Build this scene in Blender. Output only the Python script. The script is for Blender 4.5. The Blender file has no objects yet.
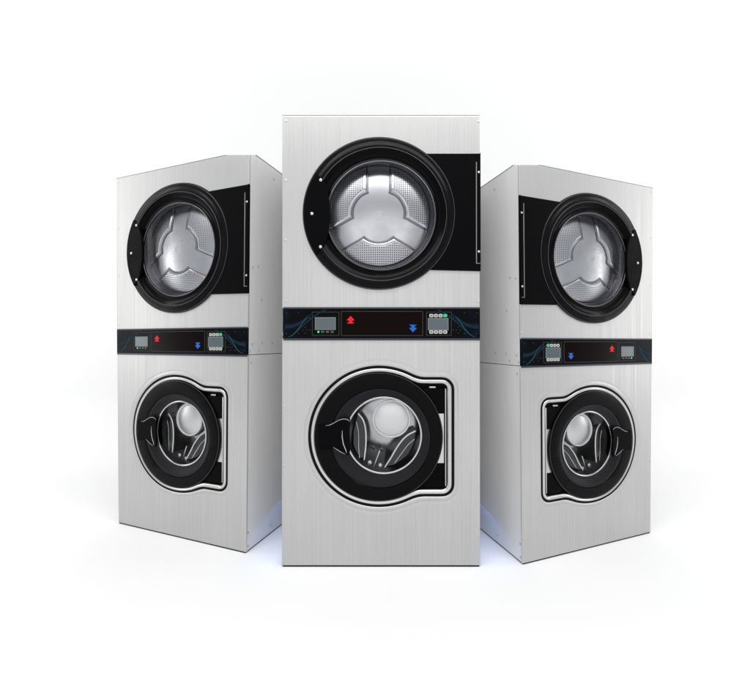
import bpy, bmesh, math, random
from mathutils import Vector, Matrix
random.seed(7)
S = bpy.context.scene
COL = S.collection

# ------------------------------------------------------------------ camera numbers
F = 365.0            # focal length measured in photo pixels (photo is 750 x 690)
CX, CY = 384.5, 342.0
CAMH = 0.95
FS = 0.5             # the machines' depth scale
D0 = CAMH * F / 225.0            # distance of the middle machine's front plane
XC = (381.0 - CX) / F * D0
W = 198.0 / F * D0               # machine width and height
H = CAMH + (CY - 115.0) / F * D0

def P(px, py, fwd=0.0):
    """measured point on the middle machine -> machine space (x, forward, z)"""
    d = D0 - fwd*FS
    return ((px - CX) * d / F - XC, fwd, CAMH - (py - CY) * d / F)
PX = D0 / F                      # metres per measured unit on the front plane

# ------------------------------------------------------------------ materials
def mat(name):
    m = bpy.data.materials.new(name); m.use_nodes = True
    nt = m.node_tree; b = nt.nodes['Principled BSDF']
    return m, nt, b
def simple(name, col, rough=.4, metal=0., spec=.5, coat=0.):
    m, nt, b = mat(name)
    b.inputs['Base Color'].default_value = (*col, 1)
    b.inputs['Roughness'].default_value = rough
    b.inputs['Metallic'].default_value = metal
    b.inputs['Specular IOR Level'].default_value = spec
    if coat: b.inputs['Coat Weight'].default_value = coat
    return m
def nd(nt, t, **kw):
    n = nt.nodes.new(t)
    for k, v in kw.items(): setattr(n, k, v)
    return n
def ramp(nt, src, stops):
    r = nd(nt, 'ShaderNodeValToRGB'); nt.links.new(src, r.inputs[0])
    e = r.color_ramp.elements
    while len(e) < len(stops): e.new(.5)
    for i, (p, c) in enumerate(stops):
        e[i].position = p; e[i].color = (*c, 1) if len(c) == 3 else c
    return r.outputs[0]
def g(v): return (v, v, v)

def brushed(name, lo, hi, rlo=.34, rhi=.46, bump=.10, metal=1.0):
    m, nt, b = mat(name); L = nt.links
    tc = nd(nt, 'ShaderNodeTexCoord')
    def noise(sc, det, scale=1):
        mp = nd(nt, 'ShaderNodeMapping'); mp.inputs['Scale'].default_value = sc
        L.new(tc.outputs['Object'], mp.inputs[0])
        n = nd(nt, 'ShaderNodeTexNoise'); n.inputs['Scale'].default_value = scale
        n.inputs['Detail'].default_value = det; L.new(mp.outputs[0], n.inputs['Vector'])
        return n.outputs['Fac']
    a = noise((320, 320, 1.3), 5); c = noise((700, 700, 5), 2); w = noise((3.5, 3.5, 2.2), 3)
    s1 = nd(nt, 'ShaderNodeMath', operation='MULTIPLY'); L.new(a, s1.inputs[0]); s1.inputs[1].default_value = .55
    s2 = nd(nt, 'ShaderNodeMath', operation='MULTIPLY_ADD'); L.new(c, s2.inputs[0]); s2.inputs[1].default_value = .35; L.new(s1.outputs[0], s2.inputs[2])
    s3 = nd(nt, 'ShaderNodeMath', operation='MULTIPLY_ADD'); L.new(w, s3.inputs[0]); s3.inputs[1].default_value = .26; L.new(s2.outputs[0], s3.inputs[2])
    L.new(ramp(nt, s3.outputs[0], [(.36, lo), (.80, hi)]), b.inputs['Base Color'])
    L.new(ramp(nt, a, [(.3, g(rhi)), (.7, g(rlo))]), b.inputs['Roughness'])
    b.inputs['Metallic'].default_value = metal
    bp = nd(nt, 'ShaderNodeBump'); bp.inputs['Strength'].default_value = bump; bp.inputs['Distance'].default_value = .0004
    L.new(s2.outputs[0], bp.inputs['Height']); L.new(bp.outputs[0], b.inputs['Normal'])
    return m

def perforated(name, cell, hole, base, dark, polar=False, rough=.3):
    m, nt, b = mat(name); L = nt.links
    tc = nd(nt, 'ShaderNodeTexCoord'); src = tc.outputs['Object']
    sp = nd(nt, 'ShaderNodeSeparateXYZ'); L.new(src, sp.inputs[0])
    def M(op, a, v=None, c=None):
        n = nd(nt, 'ShaderNodeMath', operation=op)
        for i, q in enumerate((a, v, c)):
            if q is None: continue
            if isinstance(q, (int, float)): n.inputs[i].default_value = q
            else: L.new(q, n.inputs[i])
        return n.outputs[0]
    if polar:
        u = M('MULTIPLY', M('ARCTAN2', sp.outputs[2], sp.outputs[0]), 150 / (2*math.pi))
        v = M('MULTIPLY', sp.outputs[1], 1/cell)
    else:
        u = M('MULTIPLY', sp.outputs[0], 1/cell); v = M('MULTIPLY', sp.outputs[2], 1/cell)
    du = M('SUBTRACT', M('FRACT', u), .5); dv = M('SUBTRACT', M('FRACT', v), .5)
    r = M('SQRT', M('ADD', M('MULTIPLY', du, du), M('MULTIPLY', dv, dv)))
    fac = ramp(nt, r, [(hole-.05, g(0)), (hole+.05, g(1))])
    mx = nd(nt, 'ShaderNodeMix', data_type='RGBA'); L.new(fac, mx.inputs['Factor'])
    mx.inputs['A'].default_value = (*dark, 1); mx.inputs['B'].default_value = (*base, 1)
    L.new(mx.outputs['Result'], b.inputs['Base Color'])
    b.inputs['Metallic'].default_value = 1; b.inputs['Roughness'].default_value = rough
    bp = nd(nt, 'ShaderNodeBump'); bp.inputs['Strength'].default_value = .5; bp.inputs['Distance'].default_value = .001
    L.new(fac, bp.inputs['Height']); L.new(bp.outputs[0], b.inputs['Normal'])
    return m

def cloudy(name, lo, hi, rlo, rhi, tint=False):
    m, nt, b = mat(name); L = nt.links
    tc = nd(nt, 'ShaderNodeTexCoord'); n = nd(nt, 'ShaderNodeTexNoise'); n.inputs['Scale'].default_value = 9; n.inputs['Detail'].default_value = 2
    L.new(tc.outputs['Object'], n.inputs['Vector'])
    colr = ramp(nt, n.outputs['Fac'], [(.35, lo), (.65, hi)])
    if tint:            # faint warm reflection painted into the steel colour in a few patches
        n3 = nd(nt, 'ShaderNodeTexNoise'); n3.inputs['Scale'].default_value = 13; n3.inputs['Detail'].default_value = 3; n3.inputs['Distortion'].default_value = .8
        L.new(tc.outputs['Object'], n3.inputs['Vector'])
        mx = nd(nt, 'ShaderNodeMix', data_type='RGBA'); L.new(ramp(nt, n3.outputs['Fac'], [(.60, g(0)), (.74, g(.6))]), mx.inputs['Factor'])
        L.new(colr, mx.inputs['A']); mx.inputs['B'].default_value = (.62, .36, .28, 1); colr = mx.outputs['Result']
    L.new(colr, b.inputs['Base Color'])
    L.new(ramp(nt, n.outputs['Fac'], [(.35, g(rhi)), (.65, g(rlo))]), b.inputs['Roughness'])
    b.inputs['Metallic'].default_value = 1
    bp = nd(nt, 'ShaderNodeBump'); bp.inputs['Strength'].default_value = .0

    return m
STEEL = brushed('brushed_steel', (.435, .435, .434), (.53, .53, .528), metal=.75)
STEELL = brushed('brushed_steel_casing', (.58, .58, .58), (.69, .69, .69), metal=.15)
BAND = simple('bright_steel_band', (.56, .555, .54), .33, 1)
CHROME = simple('chrome', (.50, .50, .52), .12, 1)
SCREWM = simple('screw_metal', (.50, .50, .50), .35, 1)
RIVET = simple('pale_rivet', (.60, .58, .56), .25, .8)
def black(name, v, rough, spec, bumpy=.0):
    m, nt, b = mat(name); L = nt.links
    tc = nd(nt, 'ShaderNodeTexCoord'); n = nd(nt, 'ShaderNodeTexNoise'); n.inputs['Scale'].default_value = 900
    L.new(tc.outputs['Object'], n.inputs['Vector'])
    n2 = nd(nt, 'ShaderNodeTexNoise'); n2.inputs['Scale'].default_value = 14; n2.inputs['Detail'].default_value = 5
    L.new(tc.outputs['Object'], n2.inputs['Vector'])
    b.inputs['Base Color'].default_value = (*v, 1)
    L.new(ramp(nt, n2.outputs['Fac'], [(.35, g(rough-.05)), (.65, g(rough+.05))]), b.inputs['Roughness'])
    b.inputs['Specular IOR Level'].default_value = spec
    bp = nd(nt, 'ShaderNodeBump'); bp.inputs['Strength'].default_value = bumpy; bp.inputs['Distance'].default_value = .0002
    L.new(n.outputs['Fac'], bp.inputs['Height']); L.new(bp.outputs[0], b.inputs['Normal'])
    return m
BLACK = black('black_plastic', (.002, .002, .003), .26, .09, .1)
DOORB = black('black_door', (.0015, .0015, .002), .3, .07, .05)
BEZEL = black('black_bezel', (.0012, .0012, .0016), .22, .06, .05)
HILITE = simple('highlight_grey', (.05, .05, .055), .25, .5)  # lighter grey for the highlight lines put on the black doors
MATTE = black('black_plate', (.0015, .0015, .002), .42, .035, .1)
GASKET = black('dark_grey_rubber', (.009, .009, .0115), .4, .13, .2)
GROOVED = black('groove_dark', (.003, .003, .004), .5, .08, .1)
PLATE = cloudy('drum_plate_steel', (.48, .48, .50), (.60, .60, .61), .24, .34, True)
POLISH = cloudy('polished_steel', (.40, .40, .41), (.52, .52, .52), .18, .27)
RIDGE = simple('ridge_steel', (.22, .225, .25), .3, 1)
PINM = simple('dull_pin', (.22, .22, .22), .4, .8)
HILITE2 = simple('handle_highlight_grey', (.30, .30, .31), .3, 1)  # grey of the highlight lines put on the door handle
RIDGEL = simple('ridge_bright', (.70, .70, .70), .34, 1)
DRUMW = simple('dark_drum_wall', (.30, .30, .31), .28, 1)
LIFT = simple('dark_lifter', (.055, .055, .057), .22, 1)
PERF = perforated('perforated_steel', .0092, .27, (.52, .52, .54), (.05, .05, .055))
PERFW = perforated('perforated_drum_wall', 0.012, .30, (.15, .15, .17), (.03, .03, .035), polar=True, rough=.35)
HUBM = simple('satin_hub', (.66, .66, .65), .36, 1)
SCREEN = simple('lcd_grey', (.06, .082, .094), .25, 0, .5)
SCRF = simple('lcd_bezel', (.10, .12, .13), .35, 0, .4)
DISPM = simple('display_window', (.003, .0007, .001), .2, 0, .04)
LINE = simple('print_grey', (.035, .037, .037), .5, 0, .1)
RED = simple('print_red', (.62, .008, .014), .5, 0, .2)
BLUE = simple('print_blue', (.010, .10, .42), .5, 0, .2)
KEYW = simple('key_white', (.42, .42, .40), .45)
KEYG = simple('key_green', (.02, .40, .16), .45)
KEYD = simple('key_dark', (.06, .06, .06), .45)
TEAL = simple('print_teal', (.011, .075, .095), .5, 0, .08)
TEAL2 = simple('print_deep_teal', (.003, .017, .028), .5, 0, .08)
NAVY = simple('print_navy', (.002, .008, .02), .5, 0, .08)
EDGE = simple('panel_edge', (.03, .03, .045), .3, 0, .3)
def led():
    m, nt, b = mat('green_led'); b.inputs['Base Color'].default_value = (.02, .6, .2, 1)
    b.inputs['Emission Color'].default_value = (.05, .9, .35, 1); b.inputs['Emission Strength'].default_value = .4
    return m
LED = led()
def glass(name, gl, tint):
    m = bpy.data.materials.new(name); m.use_nodes = True; nt = m.node_tree; nt.nodes.clear(); L = nt.links
    o = nd(nt, 'ShaderNodeOutputMaterial'); mx = nd(nt, 'ShaderNodeMixShader')
    t = nd(nt, 'ShaderNodeBsdfTransparent'); t.inputs[0].default_value = (*tint, 1)
    s = nd(nt, 'ShaderNodeBsdfGlossy'); s.inputs['Roughness'].default_value = .04
    fr = nd(nt, 'ShaderNodeLayerWeight'); fr.inputs['Blend'].default_value = .12
    k = nd(nt, 'ShaderNodeMath', operation='MULTIPLY'); k.inputs[1].default_value = gl
    L.new(fr.outputs['Fresnel'], k.inputs[0]); L.new(k.outputs[0], mx.inputs[0])
    L.new(t.outputs[0], mx.inputs[1]); L.new(s.outputs[0], mx.inputs[2]); L.new(mx.outputs[0], o.inputs[0])
    return m
GLASS = glass('window_glass', .9, (.93, .94, .95))
# printed artwork of the control panel: black with a blue shimmer towards both ends
def panelmat():
    m, nt, b = mat('control_panel_print'); L = nt.links
    tc = nd(nt, 'ShaderNodeTexCoord'); sp = nd(nt, 'ShaderNodeSeparateXYZ'); L.new(tc.outputs['Object'], sp.inputs[0])
    a = nd(nt, 'ShaderNodeMath', operation='ABSOLUTE'); L.new(sp.outputs[0], a.inputs[0])
    mp = nd(nt, 'ShaderNodeMapping'); mp.inputs['Scale'].default_value = (14, 14, 22); mp.inputs['Rotation'].default_value = (0, .6, 0)
    L.new(tc.outputs['Object'], mp.inputs[0])
    n = nd(nt, 'ShaderNodeTexNoise'); n.inputs['Scale'].default_value = 1.0; n.inputs['Detail'].default_value = 4; n.inputs['Distortion'].default_value = 1.2
    L.new(mp.outputs[0], n.inputs['Vector'])
    f = nd(nt, 'ShaderNodeMapRange'); f.inputs['From Min'].default_value = .26; f.inputs['From Max'].default_value = .40; L.new(a.outputs[0], f.inputs['Value'])
    k = nd(nt, 'ShaderNodeMath', operation='MULTIPLY'); L.new(f.outputs[0], k.inputs[0]); L.new(n.outputs['Fac'], k.inputs[1])
    L.new(ramp(nt, k.outputs[0], [(.0, (.0008, .0008, .001)), (.35, (.0009, .0013, .003)), (.7, (.0014, .0055, .012))]), b.inputs['Base Color'])
    b.inputs['Roughness'].default_value = .3; b.inputs['Specular IOR Level'].default_value = .05
    return m
PANEL = panelmat()

# ------------------------------------------------------------------ machine builder
N = 144
class Machine:
    def __init__(self, name, label, loc, yaw, scale, mirror, taper, depth, cut=None):
        self.mirror, self.taper, self.depth, self.cut = mirror, taper, depth, cut
        self.sag = cut is not None
        r = bpy.data.objects.new(name, None); COL.objects.link(r)
        r.empty_display_size = .2
        r.location = loc; r.rotation_euler = (0, 0, yaw); r.scale = scale
        r['label'] = label; r['category'] = 'laundry machine'; r['group'] = 'stacked dryer and washer machines'
        self.root = r
        scale = (scale[0], scale[1]*FS, scale[2]); r.scale = scale; self.depth = depth/FS
        self.mw = Matrix.Translation(loc) @ Matrix.Rotation(yaw, 4, 'Z') @ Matrix.Diagonal((*scale, 1))
        self.build()
    def V(self, p):
        x, f, z = p
        x *= 1 + self.taper * (z - H/2) / (H/2)
        if self.sag:                    # the outer machines' fittings sit a little lower on their fronts
            v = 1 - z/H
            K = ((0, 0), (.10, 0), (.30, .0075), (.42, .0122), (.50, .0128), (.56, .0088), (.70, .011), (.85, .0135), (1, 0))
            if 0 < v < 1:
                for (a, da), (b_, db) in zip(K, K[1:]):
                    if a <= v <= b_: z -= H*(da + (db-da)*(v-a)/(b_-a)); break
        return Vector((-x if self.mirror else x, -f, z))
    def mesh(self, name, verts, faces, m, parent=None, smooth=True, angle=32, origin=None, label=None, cut=False, flat=True):
        bm = bmesh.new()
        vs = [bm.verts.new(self.V(v)) for v in verts]
        for f in faces:
            try: bm.faces.new([vs[i] for i in f])
            except ValueError: pass
        bmesh.ops.remove_doubles(bm, verts=bm.verts, dist=1e-6)
        if cut and self.cut is not None:
            # the snipped corner of the top: slice in the machine's own space
            inv = self.mw.inverted()
            no_w = Vector((0, -self.cut, 1)).normalized(); co_w = Vector((0, 0, CAMH))
            co = inv @ co_w; no = (self.mw.to_3x3().transposed() @ no_w).normalized()
            res = bmesh.ops.bisect_plane(bm, geom=bm.verts[:]+bm.edges[:]+bm.faces[:], plane_co=co, plane_no=no, clear_outer=True)
            cv = [v for v in res['geom_cut'] if isinstance(v, bmesh.types.BMVert)]
            if len(cv) >= 3:
                c = sum((v.co for v in cv), Vector())/len(cv)
                a = (cv[0].co - c).normalized(); b_ = no.cross(a)
                cv.sort(key=lambda v: math.atan2((v.co-c).dot(b_), (v.co-c).dot(a)))
                try: bm.faces.new(cv)
                except ValueError: pass
        bmesh.ops.recalc_face_normals(bm, faces=bm.faces)
        o3 = self.V(origin) if origin else None
        if o3 is None:
            lo = Vector([min(v.co[i] for v in bm.verts) for i in range(3)]); hi = Vector([max(v.co[i] for v in bm.verts) for i in range(3)])
            o3 = (lo+hi)/2
        for v in bm.verts: v.co -= o3
        me = bpy.data.meshes.new(name); bm.to_mesh(me); bm.free()
        me.materials.append(m)
        if smooth:
            for p in me.polygons: p.use_smooth = True
            me.set_sharp_from_angle(angle=math.radians(angle))
            if flat:
                for p in me.polygons:
                    if abs(p.normal.y) > .9998: p.use_smooth = False
        o = bpy.data.objects.new(name, me); COL.objects.link(o)
        par = parent or self.root
        o.parent = par
        o.location = o3 - (self.orig.get(par.name, Vector())) if parent else o3
        self.orig[o.name] = o3
        if label: o['label'] = label
        return o
    # loops -> skin
    def loft(self, loops, close=True, cap0=False, cap1=False):
        n = len(loops[0]); V = [p for l in loops for p in l]; Fc = []
        for k in range(len(loops)-1):
            for i in range(n if close else n-1):
                j = (i+1) % n
                Fc.append((k*n+i, k*n+j, (k+1)*n+j, (k+1)*n+i))
        if cap0: Fc.append(tuple(range(n)))
        if cap1: Fc.append(tuple(range((len(loops)-1)*n, len(loops)*n)))
        return V, Fc
    def lathe(self, name, rings, m, parent=None, cap=False, n=N, **kw):
        """rings: (centre x, centre y, radius, forward) as measured"""
        loops = [[P(cx + r*math.cos(2*math.pi*i/n), cy + r*math.sin(2*math.pi*i/n), f) for i in range(n)] for cx, cy, r, f in rings]
        V, Fc = self.loft(loops, cap1=cap)
        return self.mesh(name, V, Fc, m, parent, **kw)
    def prism(self, name, pts, f0, f1, m, parent=None, bev=0, **kw):
        """pts measured outline at forward f1"""
        top = [P(x, y, f1) for x, y in pts]
        loops = []
        if bev:
            cx = sum(p[0] for p in top)/len(top); cz = sum(p[2] for p in top)/len(top)
            def ins(p, d):
                v = Vector((p[0]-cx, p[2]-cz)); l = v.length
                v *= max(0, (l-d)/l) if l > 0 else 1
                return (cx+v.x, cz+v.y)
            loops = [[(p[0], f0, p[2]) for p in top], [(p[0], f1-bev, p[2]) for p in top],
                     [(ins(p, bev*.3)[0], f1-bev*.3, ins(p, bev*.3)[1]) for p in top],
                     [(ins(p, bev)[0], f1, ins(p, bev)[1]) for p in top]]
        else:
            loops = [[(p[0], f0, p[2]) for p in top], [(p[0], f1, p[2]) for p in top]]
        V, Fc = self.loft(loops, cap0=True, cap1=True)
        return self.mesh(name, V, Fc, m, parent, **kw)
    def rect(self, name, x0, y0, x1, y1, f0, f1, m, parent=None, bev=0, **kw):
        return self.prism(name, [(x0, y0), (x1, y0), (x1, y1), (x0, y1)], f0, f1, m, parent, bev, **kw)
    def tube(self, name, pts, r, m, parent=None, closed=False, flat=1.0, n=10, **kw):
        """pts: (px,py,fwd) measured; r in measured units"""
        P3 = [Vector((lambda q: (q[0], q[1], q[2]))(P(*p))) for p in pts]; R = r*PX
        L = []; k = len(P3)
        for i in range(k):
            a = P3[(i-1) % k] if closed or i else P3[i]; b = P3[(i+1) % k] if closed or i < k-1 else P3[i]
            t = (b-a).normalized(); up = Vector((0, 1, 0)); s = t.cross(up).normalized(); u = s.cross(t).normalized()
            rr = R * (1 if closed or 0 < i < k-1 else .35)
            L.append([tuple(P3[i] + s*rr*math.cos(2*math.pi*j/n) + u*rr*flat*math.sin(2*math.pi*j/n)) for j in range(n)])
        if closed: L.append(L[0])
        V, Fc = self.loft(L, cap0=not closed, cap1=not closed)
        return self.mesh(name, V, Fc, m, parent, angle=60, **kw)
    def screw(self, px, py, f, r=1.5, m=None, parent=None, dome=.0022, name='screw'):
        c = P(px, py, f); n = 14; R = r*PX
        loops = [[(c[0]+R*q*math.cos(2*math.pi*i/n), f+h, c[2]+R*q*math.sin(2*math.pi*i/n)) for i in range(n)]
                 for q, h in ((1, -.001), (1, dome*.3), (.8, dome*.75), (.4, dome), (.12, dome*.96))]
        V, Fc = self.loft(loops, cap1=True)
        return self.mesh(name, V, Fc, m or SCREWM, parent, angle=50)
    def side_screw(self, fwd, z, parent, inner=True):
        """screw on the side panel that faces the middle machine (x = +W/2)"""
        n = 12; R = .006; x0 = W/2 + .0005
        for sgn in ((1,) if inner else (1, -1)):
            loops = [[(sgn*(x0+h), fwd+R*q*math.cos(2*math.pi*i/n), z+R*q*math.sin(2*math.pi*i/n)) for i in range(n)]
                     for q, h in ((1, -.001), (1, .001), (.6, .0025), (.15, .0026))]
            V, Fc = self.loft(loops, cap1=True)
            self.mesh('screw', V, Fc, SCREWM, parent, angle=50)
    # ---- front plate with a hole, with a rolled outer edge
    def plate_loops(self, x0, x1, z0, z1, c, angs, thick):
        def hit(a, x0, x1, z0, z1):
            dx, dz = math.cos(a), math.sin(a); t = 1e9
            if dx > 1e-9: t = min(t, (x1-c[0])/dx)
            if dx < -1e-9: t = min(t, (x0-c[0])/dx)
            if dz > 1e-9: t = min(t, (z1-c[1])/dz)
            if dz < -1e-9: t = min(t, (z0-c[1])/dz)
            return (c[0]+dx*t, c[1]+dz*t)
        base = [hit(a, x0, x1, z0, z1) for a in angs]
        def inset(d, f): return [(min(max(x, x0+d), x1-d), f, min(max(z, z0+d), z1-d)) for x, z in base]
        return [inset(0, -thick), inset(0, -.003), inset(.0009, -.0009), inset(.003, 0)]
    def angles(self, c, x0, x1, z0, z1, n=N):
        a = [2*math.pi*i/n for i in range(n)]
        for X in (x0, x1):
            for Z in (z0, z1): a.append(math.atan2(Z-c[1], X-c[0]) % (2*math.pi))
        return sorted(set(round(q, 7) for q in a))
    def shell(self, name, z0, z1, plate_f=-.020):
        pass

    def build(self):
        self.orig = {}
        w = W/2; dp = self.depth
        # ================= casings =================
        zs = P(0, 338.5)[2]                       # joint between the two halves on the side
        zu, zl = P(0, 308.3)[2], P(0, 338.6)[2]
        def casing(name, za, zb, top, parent=None):
            e = .0012                           # sheet sits just inside the front plate
            x = w - e
            t = .004
            V = []; Fc = []
            def q(*p):
                i = len(V); V.extend(p); Fc.append(tuple(range(i, i+len(p))))
            f0, f1 = -.017, -dp
            za += .0015; zb -= .0015 if not top else e
            q((-x, f0, za), (-x, f1, za), (-x, f1, zb), (-x, f0, zb))
            q((x, f0, za), (x, f1, za), (x, f1, zb), (x, f0, zb))
            q((-x, f1, za), (x, f1, za), (x, f1, zb), (-x, f1, zb))
            q((-x, f0, zb), (x, f0, zb), (x, f1, zb), (-x, f1, zb))
            q((-x, f0, za), (x, f0, za), (x, f1, za), (-x, f1, za))
            return self.mesh(name, V, Fc, STEELL, parent, smooth=False, cut=top)
        # dryer front plate
        c = P(380, 214.5); c2 = (c[0], c[2])
        x0, x1 = -w, w
        HT = H - .0035
        A = self.angles(c2, x0, x1, zu, HT)
        lo = self.plate_loops(x0, x1, zu, HT, c2, A, .018)
        r1 = 66*PX
        hole = [(c2[0]+r1*math.cos(a), 0, c2[1]+r1*math.sin(a)) for a in A]
        hole2 = [(p[0], -.018, p[2]) for p in hole]
        V, Fc = self.loft(lo + [hole, hole2])
        dry = self.mesh('dryer_front', V, Fc, STEEL, cut=True, angle=25)
        casing('dryer_casing', zs, HT, True)
        dcas = self.last()
        self.box('top_edge', -w+.0008, w-.0008, -dp+.002, -.0012, HT-.0008, H, PINM, dcas, True)
        # washer front plate : hole follows the pressed outline round the door
        cw = (379.0, 436.5)
        def sdf(x, y):
            dx, dy = x-cw[0], y-cw[1]
            a = math.hypot(dx, dy) - 69.5
            bx, by, hx, hy, rr = 416, 437.0, 37.0, 58.5, 11
            qx, qy = abs(x-bx)-(hx-rr), abs(y-by)-(hy-rr)
            b = math.hypot(max(qx, 0), max(qy, 0)) + min(max(qx, qy), 0) - rr
            k = 4.5; h = max(k-abs(a-b), 0)/k
            return min(a, b) - h*h*k/4
        cc = P(*cw); c3 = (cc[0], cc[2])
        A = self.angles(c3, x0, x1, .0065, zl, 216)
        def outline(off, fwd, angs=None):
            out = []
            for a in (angs or A):
                dx, dy = math.cos(a), -math.sin(a)
                lo_, hi_ = 20.0, 130.0
                for _ in range(40):
                    md = (lo_+hi_)/2
                    if sdf(cw[0]+dx*md, cw[1]+dy*md) < off: lo_ = md
                    else: hi_ = md
                out.append(P(cw[0]+dx*lo_, cw[1]+dy*lo_, 0)[0:1] + (fwd,) + P(cw[0]+dx*lo_, cw[1]+dy*lo_, 0)[2:3])
            return out
        lo = self.plate_loops(x0, x1, .0065, zl, c3, A, .018)
        prof = [(8.0, 0), (6.6, -.002), (5.6, -.0015), (4.6, .0018), (3.6, .0040), (2.6, .0034), (1.6, .000), (.9, -.010)]
        V, Fc = self.loft(lo + [outline(o, f) for o, f in prof])
        wf = self.mesh('washer_front', V, Fc, STEEL, angle=40)
        casing('washer_casing', .0065, zs, False); wcas = self.last()
        full = [2*math.pi*i/260 for i in range(260)]
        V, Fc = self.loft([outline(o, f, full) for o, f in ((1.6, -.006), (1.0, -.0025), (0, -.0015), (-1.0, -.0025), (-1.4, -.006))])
        self.mesh('groove_shade', V, Fc, GROOVED, wf, angle=40)  # black strip put in for the dark reflection in the pressed groove
        V, Fc = self.loft([outline(o, f, full) for o, f in ((-1.2, -.009), (-1.4, -.002), (-2.0, .002), (-2.9, .0045), (-3.9, .0025), (-4.8, -.005), (-5.4, -.011), (-5.6, -.018))])
        self.mesh('trim_band', V, Fc, BAND, wf, angle=40)
        # black pan behind the washer door
        dc = (380.5, 436.5)
        def circ(cxy, r, f, angs): return [P(cxy[0]+r*math.cos(a), cxy[1]-r*math.sin(a), f) for a in angs]
        V, Fc = self.loft([outline(-5.4, -.016, full), outline(-5.9, -.030, full), circ(dc, 44, -.032, full), circ(dc, 43, -.045, full)])
        self.mesh('door_recess', V, Fc, MATTE, wf, angle=30)
        # base strip
        self.box('base_strip', -w+.004, w-.004, -dp+.004, -.003, 0, .0062, GASKET)
        # screws
        for x, y in ((285.6, 121), (285.6, 180.6), (285.4, 240.3), (285.4, 301.3), (478.6, 121.5), (478.5, 301.6)):
            self.screw(x, y, 0, 1.35, None, dry)
        for x, y in ((284.4, 406.8), (284.4, 466), (284.4, 537), (284.4, 561.5), (477.3, 537), (477.3, 561.5)):
            self.screw(x, y, 0, 1.25, None, wf)
        zt = H
        for f, z in ((-.055, zs+.05), (-.06, H*.62+.19), (-.135, H*.62+.20), (-.19, H*.62+.045), (-.20, zs+.055), (-.15, zs+.02), (-.36, zs+.055), (-.36, H-.06), (-.03, zs+.018)):
            self.side_screw(f, z, dcas, False)
        for f, z in ((-.03, .10), (-.03, .03), (-.36, .05), (-.05, zs-.04)):
            self.side_screw(f, z, wcas, False)

        # ================= control panel =================
        pl = self.rect('control_panel', 283.2, 308.6, 480.0, 339.2, -.014, .010, PANEL, bev=.0)
        self.rect('panel_edge', 283.2, 338.4, 480.0, 340.4, -.004, .0105, EDGE, pl)
        self.rect('panel_edge', 283.2, 307.2, 480.0, 308.7, -.004, .0105, EDGE, pl)
        f = .0102
        def frame(x0, y0, x1, y1, t=.55):
            o = [(x0, y0), (x1, y0), (x1, y1), (x0, y1)]; i = [(x0+t, y0+t), (x1-t, y0+t), (x1-t, y1-t), (x0+t, y1-t)]
            V, Fc = self.loft([[P(*p, f) for p in o], [P(*p, f+.0004) for p in o], [P(*p, f+.0004) for p in i], [P(*p, f) for p in i]])
            self.mesh('printed_frame', V, Fc, LINE, pl, smooth=False)
        dw = self.rect('display_window', 341.4, 311.6, 422.6, 335.4, f-.002, f+.0003, DISPM, pl)
        for fr in ((341.0, 311.2, 423.0, 335.8), (312, 311.8, 339.2, 335.6), (426.2, 311.8, 451.6, 335.6)): frame(*fr)
        # left display
        lb = self.rect('lcd_display', 314.8, 317.2, 335.8, 330.0, f-.002, f+.002, SCRF, pl, bev=.0008)
        self.rect('screen', 316.2, 318.6, 334.6, 328.9, f+.001, f+.0023, SCREEN, lb)
        self.screw(318.4, 331.9, f, 1.0, LED, pl, .0012, 'indicator_light')
        for x in (322.6, 327.4, 332.2): self.rect('button', x-1.5, 331.0, x+1.5, 332.7, f-.001, f+.001, KEYD, pl)
        # right display with its two rows of keys
        rb = self.rect('lcd_display', 427.8, 318.0, 448.6, 330.4, f-.002, f+.002, SCRF, pl, bev=.0008)
        self.rect('screen', 429.2, 319.3, 447.2, 329.2, f+.001, f+.0023, SCREEN, rb)
        for row, y in enumerate((315.6, 332.0)):
            for k in range(4):
                x = 431.3 + 4.65*k
                mt = KEYG if (row == 0 and k == 3) else KEYW
                pts = [(x+2.05*math.copysign(abs(math.cos(a))**.6, math.cos(a)), y+1.75*math.copysign(abs(math.sin(a))**.6, math.sin(a))) for a in [2*math.pi*i/20 for i in range(20)]]
                b = self.prism('button', pts, f-.001, f+.0022, mt, pl, bev=.0006)
                if mt is KEYW: self.rect('key_mark', x-1.0, y-.55, x+1.0, y+.55, f+.002, f+.0026, KEYD, b)
        # arrows
        def arrow(cx, cy, s, m, nm):
            q = lambda L: [(cx+a, cy+s*b) for a, b in L]
            self.prism(nm, q([(0, -5), (4.0, -.6), (1.9, -.6), (1.9, .4), (-1.9, .4), (-1.9, -.6), (-4.0, -.6)]), f, f+.0012, m, pl)
            self.prism(nm, q([(0, .2), (1.8, .9), (3.9, 2.9), (1.6, 2.3), (0, 2.9), (-1.6, 2.3), (-3.9, 2.9), (-1.8, .9)]), f, f+.0010, m, pl)
        arrow(350.6, 320.9, 1, RED, 'up_arrow'); arrow(413.0, 327.3, -1, BLUE, 'down_arrow')
        # printed swooshes at both ends
        def swoosh(flip):
            X = (lambda x: x) if not flip else (lambda x: 763.3-x)
            def bez(p, n=18):
                out = []
                for i in range(n+1):
                    t = i/n; a = (1-t)**3; b = 3*t*(1-t)**2; c_ = 3*t*t*(1-t); d = t**3
                    out.append((a*p[0][0]+b*p[1][0]+c_*p[2][0]+d*p[3][0], a*p[0][1]+b*p[1][1]+c_*p[2][1]+d*p[3][1]))
                return out
            def band(pa, pb, m, k, nm='printed_swoosh'):
                A_, B_ = bez(pa), bez(pb); fz = f + .00025*k
                V = [P(X(x), y, fz) for x, y in A_] + [P(X(x), y, fz) for x, y in B_]; n = len(A_)
                Fc = [(i, i+1, n+i+1, n+i) for i in range(n-1)]
                self.mesh(nm, V, Fc, m, pl, smooth=False)
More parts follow.
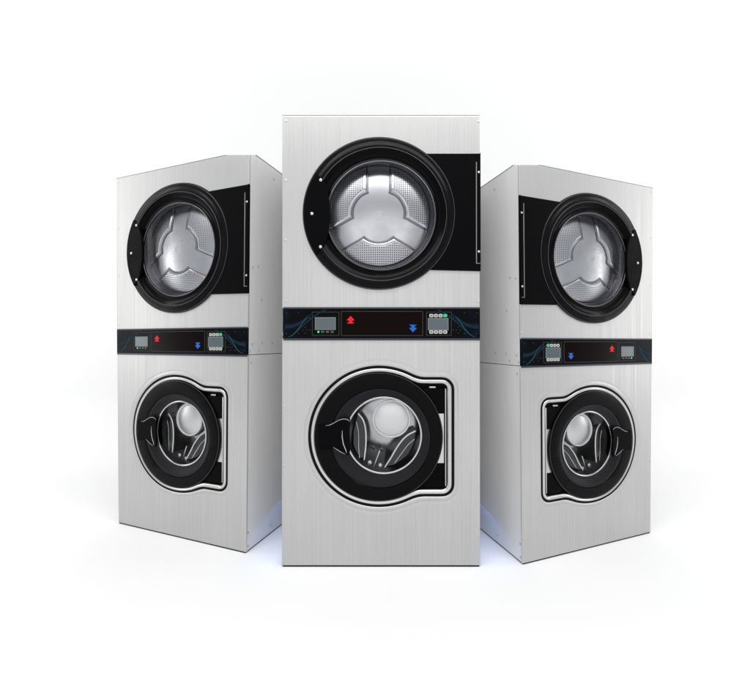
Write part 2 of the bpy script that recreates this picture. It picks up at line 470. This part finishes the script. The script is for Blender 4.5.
            band(((284.6, 324), (296, 325), (303, 321), (311, 313)), ((284.6, 329), (295, 329), (302, 325), (311, 316)), NAVY, 1)
            band(((284.6, 325.5), (294, 327), (301, 322), (308, 315)), ((284.6, 328.5), (293, 328), (300, 325), (308, 317)), TEAL2, 2)
            band(((288, 337), (298, 334), (300, 322), (324, 309.6)), ((289.2, 337), (298.6, 334.6), (301.2, 323), (327, 309.6)), TEAL2, 3)
            band(((288, 337), (297.5, 333.5), (300, 323.5), (307, 317.5)), ((288.9, 337), (298, 333.8), (300.6, 324.2), (307, 318)), TEAL, 4)
            for dx, dy in ((286.5, 313), (298.5, 312.6), (286.5, 333.5), (298.5, 333.5), (310, 318), (310, 330), (305, 327), (303, 330), (307, 330), (305, 333)):
                self.screw(X(dx), dy, f, .5, LINE, pl, .0005, 'printed_dot')
        swoosh(False); swoosh(True)

        # ================= dryer door =================
        cs = []
        ring = [(378.9, 213.3, 76.4, -.001), (378.9, 213.3, 76.4, .013), (378.9, 213.3, 75.9, .0165), (379, 213.4, 74.4, .0185), (379.2, 213.5, 72.6, .019),
                (379.3, 213.5, 71.8, .020), (379.4, 213.5, 71.2, .023), (379.6, 213.6, 70.2, .027), (379.8, 213.8, 68.8, .030), (380, 213.9, 67.4, .0305), (380, 214, 66.6, .029)]
        door = self.lathe('dryer_door', ring, BLACK, angle=40)
        self.lathe('door_bezel', [(380, 214, 66.8, .028), (380.2, 214.3, 65.6, .024), (380.5, 214.7, 63.6, .012), (380.7, 215, 61.2, .000), (380.8, 215.2, 59.2, -.005), (381, 215.4, 57.4, -.004),
                (381, 215.4, 56.6, .002), (381, 215.5, 55.2, .005), (381, 215.5, 54.4, .004), (381, 215.5, 54.2, .000), (380.5, 215.5, 54.2, -.018)], BEZEL, door, angle=40)
        def hilite_ring(cx, cy, r, f, t): self.tube('door_highlight', [(cx+r*math.cos(2*math.pi*i/120), cy+r*math.sin(2*math.pi*i/120), f) for i in range(120)], t, HILITE, door, closed=True, n=8)  # thin pale tubes stand in for highlights on the black ring
        hilite_ring(380, 214, 66.7, .0292, .35); hilite_ring(378.9, 213.3, 75.8, .0163, .3)
        self.lathe('window_glass', [(381, 215.5, 54.6, .000), (381, 215.5, 45, .0025), (381, 215.5, 30, .0048), (381, 215.5, 12, .0058), (381, 215.5, 2, .006)], GLASS, door, cap=True)
        self.lathe('window_rim', [(381, 215.5, 55.0, .0045), (381, 215.5, 54.6, .0060), (381, 215.5, 54.0, .0055), (381, 215.5, 53.8, .001)], simple_rim, door)
        # latch plate on the handle side
        cxd, cyd = 378.9, 213.3
        out = [(cxd+75.0*math.cos(math.radians(a)), cyd-75.0*math.sin(math.radians(a))) for a in [147+66*i/24 for i in range(25)]]
        inn = []
        for i in range(1, 20):
            t = i/20; inn.append((325.2 + 4.6*math.sin(math.pi*t) + (out[-1][0]-325.2)*0 - (1-math.sin(math.pi*t))**2*3.0, 250.2 - (250.2-176.4)*t))
        lp = self.prism('latch_plate', out + inn, .008, .0335, MATTE, door, bev=.003, angle=30)
        for x, y in ((320.6, 180.0), (311.8, 213.6), (320.4, 246.8)): self.screw(x, y, .0335, 1.5, RIVET, lp, .004)
        # hinge plate
        arc = [(cxd+74.2*math.cos(math.radians(a)), cyd-74.2*math.sin(math.radians(a))) for a in [-49.5+103*i/30 for i in range(31)]]
        hp = self.prism('hinge_plate', arc + [(480.4, 153.6), (480.4, 271.0)], -.002, .0125, MATTE, bev=0, angle=30)
        self.rect('hinge_pin', 476.2, 161.8, 477.0, 263.6, .010, .0150, PINM, hp)
        self.rect('hinge_pin', 477.0, 263.0, 480.2, 263.6, .010, .0145, PINM, hp)
        for y in (172.2, 251.6): self.screw(479.0, y, .0125, 1.15, RIVET, hp, .004, 'rivet')
        self.box('hinge_cover', w-.0008, w+.0016, -.012, .0125, P(0, 271.0)[2], P(0, 153.6)[2], MATTE, hp)
        # ================= dryer drum =================
        bd = -.090; sc = (378.6, 215.6)
        drum = self.lathe('dryer_drum', [(381, 215.5, 58.5, -.019), (380.8, 215.5, 55.5, -.021), (380, 215.5, 52.6, -.045), (379, 215.5, 50.2, bd)], PERFW, angle=50)
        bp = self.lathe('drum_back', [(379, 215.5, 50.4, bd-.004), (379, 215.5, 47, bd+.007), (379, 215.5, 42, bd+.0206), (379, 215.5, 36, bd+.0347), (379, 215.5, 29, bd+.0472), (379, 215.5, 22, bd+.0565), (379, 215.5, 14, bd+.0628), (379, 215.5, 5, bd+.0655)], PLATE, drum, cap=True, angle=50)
        for k, cen in enumerate((-90, 30, 150)):
            def pol(r, a): return (sc[0]+r*math.cos(math.radians(a)), sc[1]-r*math.sin(math.radians(a)))
            R1, R2 = 27.0, 50.0; off = 11.6
            def dome(r):
                t = min(r, 50.4)/50.4
                return bd - .004 + .070*(1-t**2.4)
            i0, i1 = math.degrees(math.asin(off/R1)), math.degrees(math.asin(off/R2))
            # a raised panel follows the dome of the drum back; its rows run from the hub side outwards
            def patch(name, ra, rb, gap, lift, rim, m, parent, rows=9, cols=28, soft=0):
                V = []; 
                for k_ in range(rows+1):
                    r_ = ra + (rb-ra)*k_/rows
                    half = 60 - math.degrees(math.asin(min(1, (off+gap)/r_)))
                    for c_ in range(cols+1):
                        u = c_/cols; a_ = cen - half + 2*half*u
                        edge = min(u, 1-u)*2*half*math.pi/180*r_
                        edge = min(edge, (r_-ra) if k_ < rows else 99)
                        h = lift*min(1, edge/rim) if rim else lift
                        rr = r_ - (1.4*abs(2*u-1)**3 if k_ == 0 and ra < 28 else 0)
                        V.append(P(*pol(rr, a_), dome(r_) + h))
                n_ = cols+1
                Fc = [(k_*n_+c_, k_*n_+c_+1, (k_+1)*n_+c_+1, (k_+1)*n_+c_) for k_ in range(rows) for c_ in range(cols)]
                return self.mesh(name, V, Fc, m, parent, angle=70, flat=False)
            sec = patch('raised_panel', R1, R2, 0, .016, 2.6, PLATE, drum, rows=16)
            patch('perforated_area', R1+4.2, R2-.6, 3.4, .0175, 0, PERF, sec, rows=10)
            inner = [(r_, a_) for r_, a_ in [(R1 - 1.4*abs(2*t-1)**3, cen-60+i0 + t*(120-2*i0)) for t in [i/20 for i in range(21)]]]
            arm = [50, 46, 42, 38, 34, 30.5, 28]
            line = [(r_, cen-60+math.degrees(math.asin(off/r_))) for r_ in arm] + inner + [(r_, cen+60-math.degrees(math.asin(off/r_))) for r_ in arm[::-1]]
            self.tube('embossed_ridge', [(*pol(r_, a_), dome(r_)+.004) for r_, a_ in line], 1.15, RIDGE, sec)

        # ================= washer door =================
        dcx, dcy = 378.4, 437.0
        wd = self.lathe('washer_door', [(dcx, dcy, 63.5, -.028), (dcx, dcy, 64.4, -.012), (dcx, dcy, 64.5, -.003), (dcx, dcy, 64.0, .002), (dcx, dcy, 62.8, .005), (dcx, dcy, 60, .0065),
                 (dcx+.5, dcy, 56, .007), (dcx+1.5, dcy+.2, 51.4, .0065), (380.3, 438.2, 50.4, .005), (380.5, 438.2, 49.8, .000), (380.6, 438.2, 49.4, -.002)], DOORB, angle=40)
        self.tube('edge_highlight', [(dcx+63.9*math.cos(2*math.pi*i/120), dcy+63.9*math.sin(2*math.pi*i/120), .0015) for i in range(120)], .32, HILITE, wd, closed=True, n=8)  # pale tube stands in for the highlight along the door's rim
        self.lathe('gasket', [(380.6, 438.2, 49.8, -.004), (380.8, 438.2, 49.2, .003), (381, 438, 48, .004), (381.4, 437.8, 46.5, .000), (382, 437, 44.0, -.010), (382.8, 436.2, 41.5, -.018),
                 (383.5, 435.8, 39.2, -.022), (383.8, 435.6, 38.0, -.020), (383.8, 435.6, 37.6, -.03)], GASKET, wd, angle=50)
        gc = (383.9, 435.4)
        self.tube('chrome_ring', [(gc[0]+37.3*math.cos(2*math.pi*i/120), gc[1]+37.9*math.sin(2*math.pi*i/120), -.019) for i in range(120)], .95, CHROME, wd, closed=True)
        self.lathe('window_glass', [(*gc, 37.4, -.020), (*gc, 30, -.010), (*gc, 20, -.003), (*gc, 10, .001), (*gc, 2, .0018)], GLASS, wd, cap=True)
        # hinge blocks: a black block above and below, pale steel between
        for y0, y1 in ((388.2, 413.2), (463.6, 487.6)):
            self.prism('hinge_block', [(424, y0), (444.0, y0), (444.0, y1), (424, y1)], -.03, -.014, MATTE, wf, bev=.002)
        self.rect('hinge_bracket', 434.5, 413.6, 443.8, 463.2, -.031, -.020, BAND, wf, bev=.001)
        self.rect('recess_lip', 445.2, 389, 446.0, 486, -.03, -.010, SCREWM, wf)
        self.rect('latch_striker', 429.5, 386.6, 435.5, 387.9, -.03, -.008, SCREWM, wf)
        # handle: a flared black lever; pale tubes stand in for its edge highlights
        hpts = [(318.8, 424.9), (323, 424.8), (328.5, 424.4), (333, 422.6), (338, 419.8), (342.5, 418.4), (347, 418.6), (350.6, 421.0),
                (349.6, 427), (349.6, 437), (350.0, 446), (350.0, 452), (348.4, 455.2), (344.5, 454.4), (339.5, 451.5), (333.5, 448.6), (327, 449.4), (318.8, 449.8)]
        hd = self.prism('door_handle', hpts, .004, .020, MATTE, wd, bev=.003, angle=25)
        self.tube('handle_highlight', [(x, y, .020) for x, y in ((325.5, 425.6), (329.5, 425.2), (334, 422.9), (338.5, 420.3), (343, 419.0), (347, 419.3), (350.2, 421.8))], .4, HILITE2, hd)
        self.tube('handle_highlight', [(x, y, .020) for x, y in ((333.3, 447.2), (337, 449.6), (341, 452.2), (345.4, 454.2))], .4, HILITE2, hd)
        self.tube('handle_highlight', [(x, y, .020) for x, y in ((342.3, 430.5), (342.2, 437), (343.4, 444), (345.6, 449.5), (346.8, 453))], .45, SCREWM, hd)
        # ================= washer drum =================
        wb = -.085
        wdm = self.lathe('washer_drum', [(*gc, 43, -.046), (*gc, 41.5, -.047), (384, 435.4, 40.6, -.07), (384, 435.4, 39.5, wb-.22)], DRUMW, angle=60)
        # the polished back is a dome that stays shallow at the top and falls away steeply towards the bottom
        pk = (379.5, 416.5); V = []; na, nr = 96, 22
        for k_ in range(nr+1):
            t = k_/nr
            for i_ in range(na):
                a_ = 2*math.pi*i_/na
                ex, ey = 384 + 39.4*math.cos(a_), 435.4 + 39.4*math.sin(a_)
                low = .5 + .5*math.sin(a_ - .25)
                V.append(P(pk[0]+(ex-pk[0])*max(t, .01), pk[1]+(ey-pk[1])*max(t, .01), wb + .018 - (.025 + .19*low**1.2)*t**1.12))
        Fc = [(k_*na+i_, k_*na+(i_+1) % na, (k_+1)*na+(i_+1) % na, (k_+1)*na+i_) for k_ in range(nr) for i_ in range(na)] + [tuple(range(na))]
        self.mesh('drum_back', V, Fc, POLISH, wdm, angle=60, flat=False)
        hc = (391.4, 418.8)
        self.lathe('drum_hub', [(*hc, 18.9, wb-.02), (*hc, 18.7, wb+.020), (*hc, 18.0, wb+.026), (*hc, 17.0, wb+.022), (*hc, 14, wb+.032), (*hc, 9, wb+.040), (*hc, 4, wb+.043), (*hc, 1, wb+.0435)], HUBM, wdm, cap=True, angle=50)
        self.tube('hub_rim', [(hc[0]+18.3*math.cos(2*math.pi*i/72), hc[1]+18.3*math.sin(2*math.pi*i/72), wb+.029) for i in range(72)], .8, RIDGEL, wdm, closed=True)
        q = lambda L, f_: [(325+x/7.14, 390+y/7.14, f_) for x, y in L]
        def smooth_pts(L, n=6):
            out = []
            for i in range(len(L)-1):
                p0 = L[max(i-1, 0)]; p1 = L[i]; p2 = L[i+1]; p3 = L[min(i+2, len(L)-1)]
                for k in range(n):
                    t = k/n
                    out.append(tuple(.5*((2*p1[j]) + (-p0[j]+p2[j])*t + (2*p0[j]-5*p1[j]+4*p2[j]-p3[j])*t*t + (-p0[j]+3*p1[j]-3*p2[j]+p3[j])*t**3) for j in range(2)))
            out.append(L[-1]); return out
        lifA = smooth_pts([(232, 165), (272, 215), (290, 290), (291, 400), (278, 505)])
        lifA2 = smooth_pts([(205, 250), (190, 300), (188, 380), (215, 450), (250, 500)])[::-1]
        lifB = smooth_pts([(650, 292), (580, 330), (520, 400), (470, 485), (425, 555)])
        lifB2 = smooth_pts([(480, 552), (560, 505), (625, 430), (655, 350)])
        def poly(L): return [(325+x/7.14, 390+y/7.14) for x, y in L]
        la = self.prism('drum_lifter', poly(lifA+lifA2), wb-.16, wb+.018, LIFT, wdm, bev=.012, angle=30)
        lb_ = self.prism('drum_lifter', poly(lifB+lifB2), wb-.16, wb+.018, LIFT, wdm, bev=.012, angle=30)
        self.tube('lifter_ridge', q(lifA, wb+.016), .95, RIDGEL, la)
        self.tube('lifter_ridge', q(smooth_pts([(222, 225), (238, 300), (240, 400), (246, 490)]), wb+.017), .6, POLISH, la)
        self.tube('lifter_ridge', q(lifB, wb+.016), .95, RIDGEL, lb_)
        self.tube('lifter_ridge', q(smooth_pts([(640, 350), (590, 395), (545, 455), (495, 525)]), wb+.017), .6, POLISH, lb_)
        self.tube('drum_seam', q(smooth_pts([(392, 432), (375, 475), (345, 560)]), wb-.035), .7, RIDGEL, wdm)
        for x, y in ((318, 520), (395, 540)):
            self.screw(325+x/7.14, 390+y/7.14, wb-.03, 3.0, HUBM, wdm, .016, 'drum_glint')  # pale domes added for the bright spots low in the drum
    def last(self): return COL.objects[-1]
    def box(self, name, x0, x1, f0, f1, z0, z1, m, parent=None, cut=False):
        V = [(x, f, z) for x in (x0, x1) for f in (f0, f1) for z in (z0, z1)]
        Fc = [(0, 1, 3, 2), (4, 5, 7, 6), (0, 1, 5, 4), (2, 3, 7, 6), (0, 2, 6, 4), (1, 3, 7, 5)]
        return self.mesh(name, V, Fc, m, parent, smooth=False, cut=cut)

simple_rim = simple('rim_grey', (.10, .10, .11), .3, .6)

# ------------------------------------------------------------------ place the three machines
def place(px_near, py_floor, px_far, py_far_top, py_far_bot, near_h_px, sign):
    d = CAMH*F/(py_floor-CY)
    x = (px_near-CX)/F*d
    d2 = d*near_h_px/(py_far_bot-py_far_top)
    x2 = (px_far-CX)/F*d2
    wdt = math.hypot(x2-x, d2-d); yaw = math.atan2(d2-d, abs(x2-x))
    hgt = near_h_px/F*d
    mx, my = (x+x2)/2, (d+d2)/2
    return (mx, my, 0), yaw, wdt, hgt
Machine('stacked_laundry_machine', 'middle and front stacked steel dryer over washer, tallest of the three, facing straight ahead',
        (XC, D0, 0), 0, (1, 1, 1), False, -.0025, .48)
loc, yaw, wd_, hg_ = place(247.6, 554.0, 117.2, 178.0, 523.2, 404.0, 1)
Machine('stacked_laundry_machine', 'smaller stacked steel dryer over washer turned to the left, standing left of the middle machine',
        loc, -yaw, (wd_/W, .98, hg_/H), False, .023, .70, (CY-155)/F)
loc, yaw, wd_, hg_ = place(521.0, 565.4, 651.8, 187.8, 533.2, 404.5, -1)
Machine('stacked_laundry_machine', 'smaller stacked steel dryer over washer turned to the right, standing right of the middle machine',
        loc, yaw, (wd_/W, .95, hg_/H), True, .023, .70, (CY-165)/F)

# ------------------------------------------------------------------ backdrop: one white seamless sweep
def backdrop():
    prof = [(-7.0, 0), (2.2, 0)]
    R = .55; y0 = 2.55
    for i in range(13):
        a = math.pi/2*i/12
        prof.append((y0 + R*math.sin(a), R - R*math.cos(a)))
    prof.append((y0+R, 6.5))
    X = [-9, 9]; V = [(x, y, z) for y, z in prof for x in X]
    Fc = [(2*i, 2*i+1, 2*i+3, 2*i+2) for i in range(len(prof)-1)]
    me = bpy.data.meshes.new('backdrop'); me.from_pydata(V, [], Fc)
    for p in me.polygons: p.use_smooth = True
    m, nt, b = mat('white_backdrop_paper')
    n = nd(nt, 'ShaderNodeTexNoise'); n.inputs['Scale'].default_value = 3
    nt.links.new(ramp(nt, n.outputs['Fac'], [(.3, (.72, .725, .73)), (.7, (.75, .75, .75))]), b.inputs['Base Color'])
    b.inputs['Roughness'].default_value = .9; b.inputs['Specular IOR Level'].default_value = .1
    me.materials.append(m)
    o = bpy.data.objects.new('backdrop', me); COL.objects.link(o)
    o['kind'] = 'structure'
backdrop()

# ------------------------------------------------------------------ light
wld = bpy.data.worlds.new('World'); S.world = wld; wld.use_nodes = True
bg = wld.node_tree.nodes['Background']; bg.inputs[0].default_value = (.955, .97, 1, 1); bg.inputs[1].default_value = .60
def area(name, loc, target, sx, sy, power, col=(1, 1, 1)):
    l = bpy.data.lights.new(name, 'AREA'); l.shape = 'RECTANGLE'; l.size = sx; l.size_y = sy; l.energy = power; l.color = col
    o = bpy.data.objects.new(name, l); COL.objects.link(o); o.location = loc
    o.rotation_euler = (Vector(target)-Vector(loc)).to_track_quat('-Z', 'Y').to_euler()
area('softbox_front', (0, -4.0, 1.4), (0, 2, .9), 6.5, 4.0, 62, (1, .985, .96))
area('softbox_top', (0, -.1, 4.2), (0, -.1, 0), 6.5, 1.4, 176, (1, .99, .97))
area('wall_wash_left', (-4.5, 1.2, 2.3), (-3.1, 3.1, 1.5), .8, 4.4, 44, (1, .99, .97))
area('wall_wash_right', (4.5, 1.2, 2.3), (3.1, 3.1, 1.5), .8, 4.4, 44, (1, .99, .97))
area('base_glow_left', (-.50, 1.70, .10), (-.50, 1.72, 0), .10, .40, .07, (.10, .32, 1))  # blue lamp added to tint the floor gap; no fixture there
area('base_glow_right', (.47, 1.68, .10), (.47, 1.70, 0), .10, .40, .07, (.10, .32, 1))  # the same added blue tint for the other gap
area('wall_wash_top', (0, 2.7, 4.35), (0, 3.1, 3.75), 6.0, .25, 23, (1, .99, .97))

# ------------------------------------------------------------------ camera
cam = bpy.data.cameras.new('Camera'); co = bpy.data.objects.new('Camera', cam); COL.objects.link(co)
S.camera = co
co.location = (0, 0, CAMH); co.rotation_euler = (math.radians(90), 0, 0)
cam.sensor_fit = 'HORIZONTAL'; cam.sensor_width = 36; cam.lens = 36*F/750
cam.shift_x = -(CX-375)/750
cam.shift_y = (CY-345)/750
cam.clip_start = .05; cam.clip_end = 100

S.render.engine = 'CYCLES'
S.cycles.max_bounces = 10; S.cycles.transparent_max_bounces = 12; S.cycles.glossy_bounces = 6
S.view_settings.view_transform = 'Standard'; S.view_settings.look = 'None'
S.view_settings.exposure = 0.09; S.view_settings.gamma = 1
